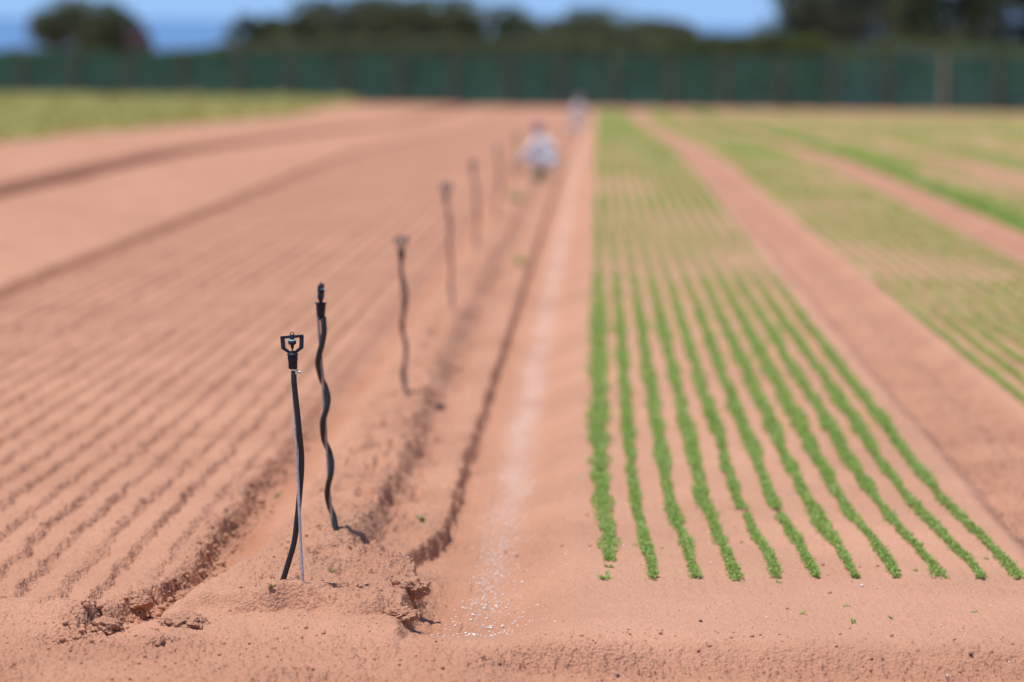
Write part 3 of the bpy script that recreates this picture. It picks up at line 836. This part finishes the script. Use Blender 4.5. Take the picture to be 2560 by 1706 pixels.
# ------------------------------------------------------------------ trees
def tree(name, px, Y, top_py, wpx, mat, label, cat='tree', n=7000, leaf=.20, lobes=16, crown_low=.28, seed=0, group=None, gap=0.0):
    rr = np.random.default_rng(seed+50)
    b = at(px, 200, Y); gz = float(base_z(np.array(b.x), np.array(float(Y))))
    top = at(px, top_py-12, Y).z; Ht = top-gz; Wd = 1.22*wpx*Y/FP; n = int(n*1.7)
    root = empty(name, (b.x, Y, gz)); tag(root, label, cat, group)
    # trunk with limbs
    bm = bmesh.new()
    hubs = []
    for i in range(lobes):
        a = i*2.4 + rr.random()*.8; rad = Wd*.5*(.25+.5*math.sqrt((i+.5)/lobes)); h = crown_low + (1-crown_low)*(.25+.60*rr.random()*(1-.55*(rad/(Wd*.5))**2))
        hubs.append(np.array([rad*math.cos(a), rad*.8*math.sin(a), Ht*h]))
    trunk = [(0, 0, -.1), (rr.normal()*.1, 0, Ht*.2), (rr.normal()*.2, 0, Ht*.42), (rr.normal()*.2, 0, Ht*.70)]
    tr = tube('trunk', trunk, [Ht*.035, Ht*.028, Ht*.02, Ht*.008], mBark, root, 10)
    for i in range(min(7, lobes)):
        hb = hubs[i*(lobes//min(7, lobes))]
        st = Vector(trunk[1]).lerp(Vector(trunk[2]), rr.random())
        mid = st.lerp(Vector(hb), .5) + Vector((0, 0, Ht*.03))
        tube('limb', [st, mid, Vector(hb)], [Ht*.014, Ht*.009, Ht*.003], mBark, tr, 7)
    # crown
    L = np.array(hubs); lr = rr.uniform(.20, .34, lobes)*min(Wd, Ht*1.2)*.72
    idx = rr.integers(0, lobes, n); d = rr.normal(size=(n, 3)); d /= np.linalg.norm(d, axis=1)[:, None]
    rad = lr[idx]*(rr.random(n)**.45)
    P = L[idx] + d*rad[:, None]*np.array([1, .9, .72])
    zt = np.quantile(P[:, 2], .985); z0_ = Ht*crown_low*.6
    P[:, 2] = z0_ + (P[:, 2]-z0_)*(Ht-z0_)/(zt-z0_)
    P[:, :2] *= (Wd*.5)/np.quantile(np.abs(P[:, 0]), .98)
    k = (noise(P[:, 0]*1.1+seed, P[:, 2]*1.1, seed) > -.55+gap) & (P[:, 2] < Ht*1.02) & (P[:, 2] > Ht*crown_low*.5)
    P = P[k]; d = d[k]; m = len(P)
    dd = d + rr.normal(size=(m, 3))*.7; dd /= np.linalg.norm(dd, axis=1)[:, None]
    up = rr.normal(size=(m, 3))+np.array([0, 0, .8])
    Ls = leaf*rr.uniform(.7, 1.4, m)
    link('crown', leaf_mesh('crown', P, dd, Ls, Ls*.55, up), mat, root, smooth=False)

T = 'trees beyond the fence'
tree('evergreen_tree', 200, 190, 12, 190, mOlive, 'dark rounded tree alone at far left behind the fence', seed=1, group=T)
tree('evergreen_tree', 290, 192, 45, 130, mGreyl, 'lower dark shoulder tree right of the leftmost round tree', seed=2, group=T)
tree('flowering_shrub', 350, 188, 88, 45, mPink, 'pinkish shrub fading off the right side of the left trees', 'shrub', n=900, seed=3, lobes=6)
tree('evergreen_tree', 645, 195, 58, 110, mOlive, 'small dark tree left of the broad central trees', seed=4, group=T)
tree('evergreen_tree', 775, 192, 55, 130, mOlive, 'low tree at the left foot of the broad central crown', seed=5, group=T)
tree('evergreen_tree', 880, 195, 12, 230, mGreyl, 'left half of the tallest central tree mass', seed=6, group=T, n=9000)
tree('evergreen_tree', 1030, 193, 3, 250, mOlive, 'tallest broad dark tree in the middle of the row', seed=7, group=T, n=9000)
tree('evergreen_tree', 1215, 196, 30, 210, mOlive, 'dark tree just right of the tallest central one', seed=8, group=T, n=8000)
tree('evergreen_tree', 1370, 198, 55, 180, mGreyl, 'flat topped tree in the dip of the central row', seed=9, group=T)
tree('evergreen_tree', 1520, 194, 38, 220, mOlive, 'rounded tree second from the right end of the central row', seed=10, group=T, n=8000)
tree('evergreen_tree', 1640, 196, 66, 160, mGreyl, 'lowest tree closing the central row at its right end', seed=11, group=T)
tree('tall_tree', 2060, 185, -120, 220, mGreyl, 'tall dark tree nearest the open sky at right', seed=12, group=T, n=14000, lobes=26, crown_low=.12)
tree('tall_tree', 2215, 192, -160, 230, mOlive, 'tall tree in the middle of the right clump, sky gaps beside it', seed=13, group=T, n=11000, lobes=24, crown_low=.12, gap=.12)
tree('tall_tree', 2370, 186, -150, 220, mOlive, 'tall tree right of the middle of the right clump', seed=14, group=T, n=13000, lobes=26, crown_low=.12)
tree('tall_tree', 2510, 190, -140, 200, mGreyl, 'rightmost tall tree at the picture edge', seed=15, group=T, n=10000, lobes=24, crown_low=.12, gap=.1)
tree('tall_tree', 2680, 190, -140, 240, mOlive, 'tall tree beyond the right picture edge', seed=16, group=T, n=9000, lobes=22, crown_low=.12)

def clod(px, py, sx, sy, sz, seed, label):
    p = on_ground(px, py); Vt, F = blob_template(5, 0.0, seed)
    V = Vt.copy(); q = Vt*1.7+seed*3.1
    d = .30*noise(q[:, 0], q[:, 1]+q[:, 2], seed) + .16*noise(q[:, 0]*2.6+q[:, 2]*2, q[:, 1]*2.6, seed+1) - .14*np.abs(noise(q[:, 0]*5, q[:, 2]*5+q[:, 1]*3, seed+2)) + .05*noise(q[:, 0]*13+q[:, 1]*7, q[:, 2]*13, seed+4)
    V = V*(1+d)[:, None]*np.array([sx, sy, sz])
    o = link('soil_clod', np_mesh('soil_clod', V, F), mSoil); o.location = p + Vector((0, sy*.5, sz*.05)); o.rotation_euler = (0, 0, seed)
    for nm, v in (('rough', .75), ('damp_dark', .0), ('salt', 0.)):
        a = o.data.attributes.new(nm, 'FLOAT', 'POINT'); a.data.foreach_set('value', np.full(len(V), v, dtype=np.float32))
    tag(o, label, 'clod', 'large clods of soil around the front of the mound')
clod(1022, 1478, .050, .07, .035, 1, 'cracked soil clod with a dark underside at the front right corner of the mound')
clod(1000, 1545, .045, .06, .025, 2, 'crumbling soil clod below the right corner of the mound')
clod(392, 1612, .032, .05, .020, 3, 'flat soil clod in front of the open end of the left trench')
clod(455, 1560, .060, .08, .022, 4, 'lumpy soil clod right of the open end of the left trench')
clod(440, 1500, .050, .08, .022, 5, 'crumbly soil clod at the left shoulder of the mound')
clod(262, 1575, .045, .06, .028, 6, 'dark crumbly soil clod at the left side of the trench end')
clod(330, 1525, .035, .06, .024, 8, 'soil clod on the trench wall just behind its open end')

def hedge(name, px0, px1, Y, tops, label, mat, seed, n):
    rr = np.random.default_rng(seed)
    xa, xb = at(px0, 200, Y).x, at(px1, 200, Y).x; cx = (xa+xb)/2
    gz = float(base_z(np.array(cx), np.array(float(Y))))
    root = empty(name, (cx, Y, gz)); tag(root, label, 'hedge')
    m = int(n*1.6); px = rr.uniform(px0, px1, m)
    tp = np.interp(px, np.linspace(px0, px1, len(tops)), tops)
    X = xa + (px-px0)/(px1-px0)*(xb-xa)
    ztop = CAM.z + (R.col[1].z*0 + 0) + np.array([at(a, t, Y).z for a, t in zip(px[:1], tp[:1])])[0]*0 + np.interp(px, np.linspace(px0, px1, len(tops)), [at(a, t, Y).z for a, t in zip(np.linspace(px0, px1, len(tops)), tops)]) - CAM.z
    hgt = ztop - gz + .25*noise(X*.8, X*0, seed)
    P = np.stack([X-cx, rr.normal(size=m)*.7, hgt*rr.random(m)**.55], 1)
    d = rr.normal(size=(m, 3)); d /= np.linalg.norm(d, axis=1)[:, None]
    Ls = .2*rr.uniform(.7, 1.4, m)
    link('foliage', leaf_mesh('foliage', P, d, Ls, Ls*.55, rr.normal(size=(m, 3))+np.array([0, 0, .8])), mat, root, smooth=False)
    tube('stems', [(-(xb-xa)*.48, 0, .1), (0, .1, .5), ((xb-xa)*.48, 0, .1)], .06, mBark, root, 6)
hedge('hedge', -700, 560, 178, [118, 120, 122, 128, 128, 126], 'low dark green hedge showing over the fence at left', mHedge, 5, 16000)
hedge('hedge', 530, 1700, 180, [114, 106, 98, 96, 98, 98, 110], 'hedge below the central trees just above the fence top', mOlive, 6, 24000)
hedge('hedge', 1660, 2060, 177, [104, 94, 86, 84, 86, 90], 'olive green hedge in the gap before the tall right trees', mHedge, 7, 16000)
hedge('hedge', 2040, 3200, 179, [110, 105, 110, 105, 110], 'dark hedge under the tall right trees', mHedge, 8, 14000)
